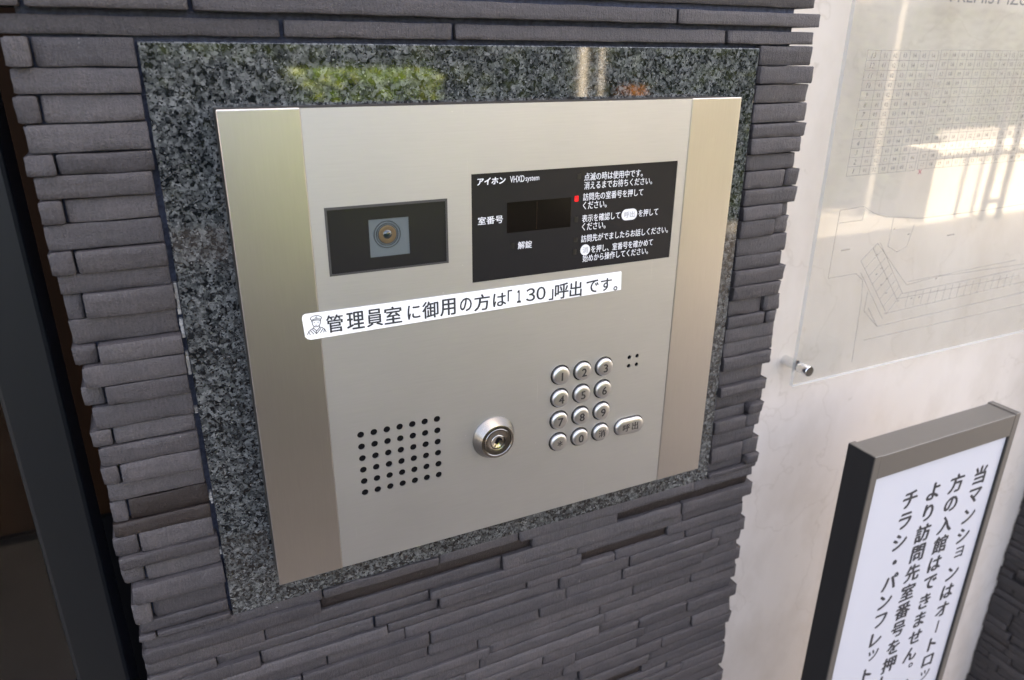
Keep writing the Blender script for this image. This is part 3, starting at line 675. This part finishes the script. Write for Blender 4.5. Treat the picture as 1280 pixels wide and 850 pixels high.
# ------------------------------------------------------------------ framed white sign standing in front of the wall
FX0, FX1, FZT, FZB = 0.5250, 0.7410, Z0 - 0.3169, 0.56; FY, FYB = -0.050, -0.0194
ns = thing('notice_sign', (0.633, -0.043, 0), 'white notice panel with vertical black lettering in a bronze frame, standing before the marble', 'sign')
obj('stile', boxes((FX0, FX0 + 0.0082, FY, FYB, 0.02, FZT + 0.0010), bev=0.0004, seg=1), M['bronze'], ns)
obj('side_shade_strip', boxes((FX0 - 0.0009, FX0 - 0.00005, FY + 0.0009, FYB - 0.0006, 0.021, FZT + 0.0004)), M['black_board'], ns)  # dark strip standing in for shade on the stile's left side
obj('stile', boxes((FX1 - 0.0082, FX1, FY, FYB, 0.02, FZT + 0.0010), bev=0.0004, seg=1), M['bronze'], ns)
obj('top_rail', boxes((FX0 + 0.0083, FX1 - 0.0083, FY + 0.0003, FYB - 0.0010, FZT - 0.0252, FZT), bev=0.0004, seg=1), M['bronze'], ns)
obj('bottom_rail', boxes((FX0 + 0.0083, FX1 - 0.0083, FY + 0.0003, FYB - 0.0010, FZB - 0.03, FZB), bev=0.0004, seg=1), M['bronze'], ns)
obj('base', boxes((FX0 - 0.02, FX1 + 0.02, -0.15, 0.06, 0.004, 0.0195), bev=0.001, seg=1), M['bronze'], ns)
SYP = FY + 0.0025
spn = obj('white_panel', boxes((FX0 + 0.0083, FX1 - 0.0083, SYP, SYP + 0.003, FZB + 0.0001, FZT - 0.0253)), M['sign_white'], ns)
obj('panel_edge_strip', boxes((FX1 - 0.0099, FX1 - 0.0084, FY + 0.0005, SYP + 0.0002, FZB + 0.0001, FZT - 0.0254)), M['black_board'], ns)  # black strip along the white panel's right edge only
columns = [(0.7032, '当マンションはオートロックになっ'), (0.6653, '方の入館はできません。インターホン'), (0.6298, 'より訪問先室番号を押して下さい。'), (0.5948, 'チラシ・パンフレット等の投函は')]
for cx, txt in columns:
    bm = bmesh.new()
    for k, ch in enumerate(txt):
        cz = Z0 - 0.3824 - k * 0.02554
        if ch == 'ー': text_bm(ch, SYP - 0.00002, cx=cx, cz=cz, size=0.0222, rot=math.pi / 2, bold=0.03, bm=bm)
        elif ch == '。': text_bm(ch, SYP - 0.00002, cx=cx + 0.0065, cz=cz + 0.0067, size=0.0222, bold=0.03, bm=bm)
        elif ch in 'ョッ': text_bm(ch, SYP - 0.00002, cx=cx + 0.0017, cz=cz + 0.0025, size=0.0232, bold=0.035, bm=bm)
        else: text_bm(ch, SYP - 0.00002, cx=cx, cz=cz, size=0.0238, bold=0.075, bm=bm)
    obj('lettering', bm, M['sign_ink'], spn)

# ------------------------------------------------------------------ doorway on the left
fd = thing('glass_door', (-0.4, 0.14, 0), 'dark framed glass door at the left edge, its metal stile beside the slate', 'door')
obj('stile', boxes((-0.1535, -0.1172, 0.120, 0.170, 0, 2.4), bev=0.003), M['post'], fd)
obj('stile', boxes((-1.10, -1.06, 0.120, 0.170, 0, 2.4), bev=0.003), M['post'], fd)
obj('top_rail', boxes((-1.0599, -0.1536, 0.122, 0.168, 2.36, 2.40), bev=0.003), M['post'], fd)
obj('bottom_rail', boxes((-1.0599, -0.1536, 0.122, 0.168, 0.01, 0.09), bev=0.003), M['post'], fd)
obj('glass_pane', boxes((-1.0598, -0.1537, 0.142, 0.148, 0.0905, 2.3595)), M['acrylic'], fd)
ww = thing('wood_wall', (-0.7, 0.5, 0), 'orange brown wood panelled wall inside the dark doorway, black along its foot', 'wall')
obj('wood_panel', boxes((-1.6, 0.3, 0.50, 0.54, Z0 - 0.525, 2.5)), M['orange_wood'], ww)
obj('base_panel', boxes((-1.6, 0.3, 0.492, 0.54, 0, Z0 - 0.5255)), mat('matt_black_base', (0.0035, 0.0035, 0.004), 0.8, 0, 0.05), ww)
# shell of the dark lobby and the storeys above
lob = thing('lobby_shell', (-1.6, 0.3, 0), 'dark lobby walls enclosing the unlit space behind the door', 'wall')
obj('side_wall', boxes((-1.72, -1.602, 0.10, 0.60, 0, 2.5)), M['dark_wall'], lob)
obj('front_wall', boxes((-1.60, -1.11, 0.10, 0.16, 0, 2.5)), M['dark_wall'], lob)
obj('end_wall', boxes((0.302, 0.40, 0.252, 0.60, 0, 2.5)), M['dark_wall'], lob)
fc = obj('apartment_facade', boxes((-9, 6.3, 0.06, 4.0, 2.502, 6.2), (6.3005, 12, 0.06, 4.0, 2.502, 5.3), (-9, -1.73, 0.10, 4.0, 0, 2.5), (1.45, 12, 0.10, 4.0, 0, 2.5)), M['facade'], loc=(1.5, 2, 0))
tag(fc, 'beige apartment building that holds the entrance wall and shades it', 'building')

# ------------------------------------------------------------------ the forecourt (out of view: things reflected, plus blockers added for the light)
bm = bmesh.new(); bmesh.ops.create_grid(bm, x_segments=1, y_segments=1, size=60); gr = obj('paving', bm, M['paving']); tag(gr, kind='structure')
def leaves(n, x0, x1, y0, y1, z0, z1, size):
    bm = bmesh.new(); rnd = random.Random(3)
    for _ in range(n):
        f = rnd.choice('ftfs'); p = Vector((rnd.uniform(x0, x1), rnd.uniform(y0, y1), rnd.uniform(z0, z1)))
        if f == 'f': p.y = y1 + rnd.uniform(-.04, .04)
        elif f == 't': p.z = z1 + rnd.uniform(-.05, .03)
        r = Matrix.Rotation(rnd.uniform(0, 6.3), 3, 'Z') @ Matrix.Rotation(rnd.uniform(-1.2, 1.2), 3, 'X')
        q = [bm.verts.new(p + r @ Vector(c) * size) for c in ((-1, 0, 0), (0, -.45, .1), (1, 0, 0), (0, .45, .1))]; bm.faces.new(q)
    return bm
hd = thing('clipped_hedge', (1.5, -4.3, 0), 'low sunlit green hedge mirrored in the granite above the panel', 'hedge')
obj('foliage', leaves(9000, 0.80, 1.66, -4.45, -4.1, 0.15, 1.29, 0.035), M['leaf'], hd)
obj('stems', boxes(*[(0.95 + .15 * k, 0.98 + .15 * k, -4.30, -4.27, 0, 0.9) for k in range(5)]), M['timber'], hd)
ob = thing('orange_shrub', (3.24, -4.3, 0), 'small orange shrub mirrored in the granite below the slate course', 'shrub')
obj('foliage', leaves(700, 3.17, 3.33, -4.40, -4.24, 0.85, 1.17, 0.03), M['flower'], ob); obj('stems', boxes((3.24, 3.27, -4.34, -4.31, 0, 0.9)), M['timber'], ob)
for x, lb in ((2.74, 'wider of the two white posts mirrored in the granite'), (2.90, 'thinner of the two white posts mirrored in the granite, right of the wider one'), (5.97, 'pale grey post mirrored as a light band in the acrylic board')):
    wdt = 0.055 if x < 2.8 else 0.024 if x < 3 else 0.07
    t = thing('white_post', (x, -4.2, 0), lb, 'post', 'white posts across the forecourt')
    obj('shaft', boxes((x - wdt / 2, x + wdt / 2, -4.2 - wdt / 2, -4.2 + wdt / 2, 0.012, 2.2)), M['white_paint'] if x < 3 else M['grey_post'], t); obj('foot_plate', boxes((x - .05, x + .05, -4.25, -4.15, 0.004, 0.0119)), M['white_paint'], t)
pw = thing('blocker_wall', (-0.3, -1.85, 0), 'unseen dark planter wall facing the panel across the entrance', 'blocker')  # unseen parapet added to dim the lower panel and wall
obj('wall', boxes((-2.2, 1.5, -2.02, -1.65, 0, 0.86), bev=.004), M['blocker'], pw); obj('coping', boxes((-2.23, 1.53, -2.05, -1.62, 0.861, 0.91), bev=.006), M['blocker'], pw)
ow = thing('opposite_house', (9, -13, 0), 'unseen brown rendered house across the forecourt, sized to hold sky back from the steel', 'house')
obj('wall', boxes((3.0, 16, -14.5, -13, 0, 7.5)), M['white_render'], ow)  # height and left end set to control how much sky the steel mirrors
obj('roof', boxes((2.7, 16.3, -14.8, -12.7, 7.501, 7.7)), M['black_board'], ow)
gt = thing('metal_gate', (6.92, -3.6, 0), 'dark metal gate bars mirrored in the acrylic board', 'gate')
for x in (6.82, 7.06): obj('gate_post', boxes((x - .02, x + .02, -3.62, -3.58, 0.004, 1.3)), M['gate'], gt)
obj('rail', boxes((6.841, 7.039, -3.61, -3.59, 0.16, 0.20)), M['gate'], gt)

lw_ = thing('added_pale_wall', (7.2, -3.9, 0), 'low pale wall added to give the acrylic board a bright reflection', 'wall')  # added for the bright patch reflected in the acrylic
obj('wall', boxes((6.3, 8.6, -4.10, -3.80, 0, 0.60)), M['pale_render'], lw_); obj('coping', boxes((6.27, 8.63, -4.13, -3.77, 0.6005, 0.65)), M['pale_render'], lw_)

dh = thing('blocking_hedge', (1.0, -4.95, 0), 'unseen dark hedge added behind the low hedge to hide the sunlit paving', 'hedge')  # added to keep sunlit paving out of the granite's reflection
obj('foliage', leaves(18000, -7.0, 7.4, -4.9, -4.55, 0.05, 1.47, 0.06), M['leaf_dark'], dh)
obj('blocking_core', boxes((-7.0, 7.4, -4.85, -4.62, 0.02, 1.42)), M['leaf_dark'], dh)  # solid box added to block bright ground between the leaves
obj('stems', boxes(*[(-6.8 + .5 * k, -6.76 + .5 * k, -4.8, -4.76, 0, 1.2) for k in range(28)]), M['timber'], dh)
ef = obj('entrance_floor', boxes((-3.5, 6.0, -1.60, 0.099, -0.05, 0.004)), M['tile']); tag(ef, kind='structure')

sh = thing('darkening_hedge', (-1.8, -2.72, 0), 'unseen hedge added to darken the reflection at the granite top left corner', 'hedge')  # added so the granite mirrors something dark at its upper left
obj('foliage', leaves(9000, -4.2, 0.42, -2.95, -2.55, 0.05, 1.36, 0.045), M['leaf_dark'], sh)
obj('blocking_core', boxes((-4.15, 0.37, -2.90, -2.62, 0.02, 1.31)), M['leaf_dark'], sh)  # opaque core that closes the gaps in the foliage
obj('stems', boxes(*[(-4.1 + .4 * k, -4.06 + .4 * k, -2.77, -2.73, 0, 1.2) for k in range(11)]), M['timber'], sh)

rh = thing('far_blocking_hedge', (13, -9.8, 0), 'unseen far hedge added to cut off the bright reflection in the acrylic board', 'hedge')  # added to bound the sunlit ground mirrored in the board
obj('foliage', leaves(9000, 7.2, 22, -10.0, -9.5, 0.05, 2.2, 0.09), M['leaf_dark'], rh)
obj('blocking_core', boxes((7.25, 21.9, -9.95, -9.6, 0.02, 2.1)), M['leaf_dark'], rh)  # opaque filler box, keeps light from showing through

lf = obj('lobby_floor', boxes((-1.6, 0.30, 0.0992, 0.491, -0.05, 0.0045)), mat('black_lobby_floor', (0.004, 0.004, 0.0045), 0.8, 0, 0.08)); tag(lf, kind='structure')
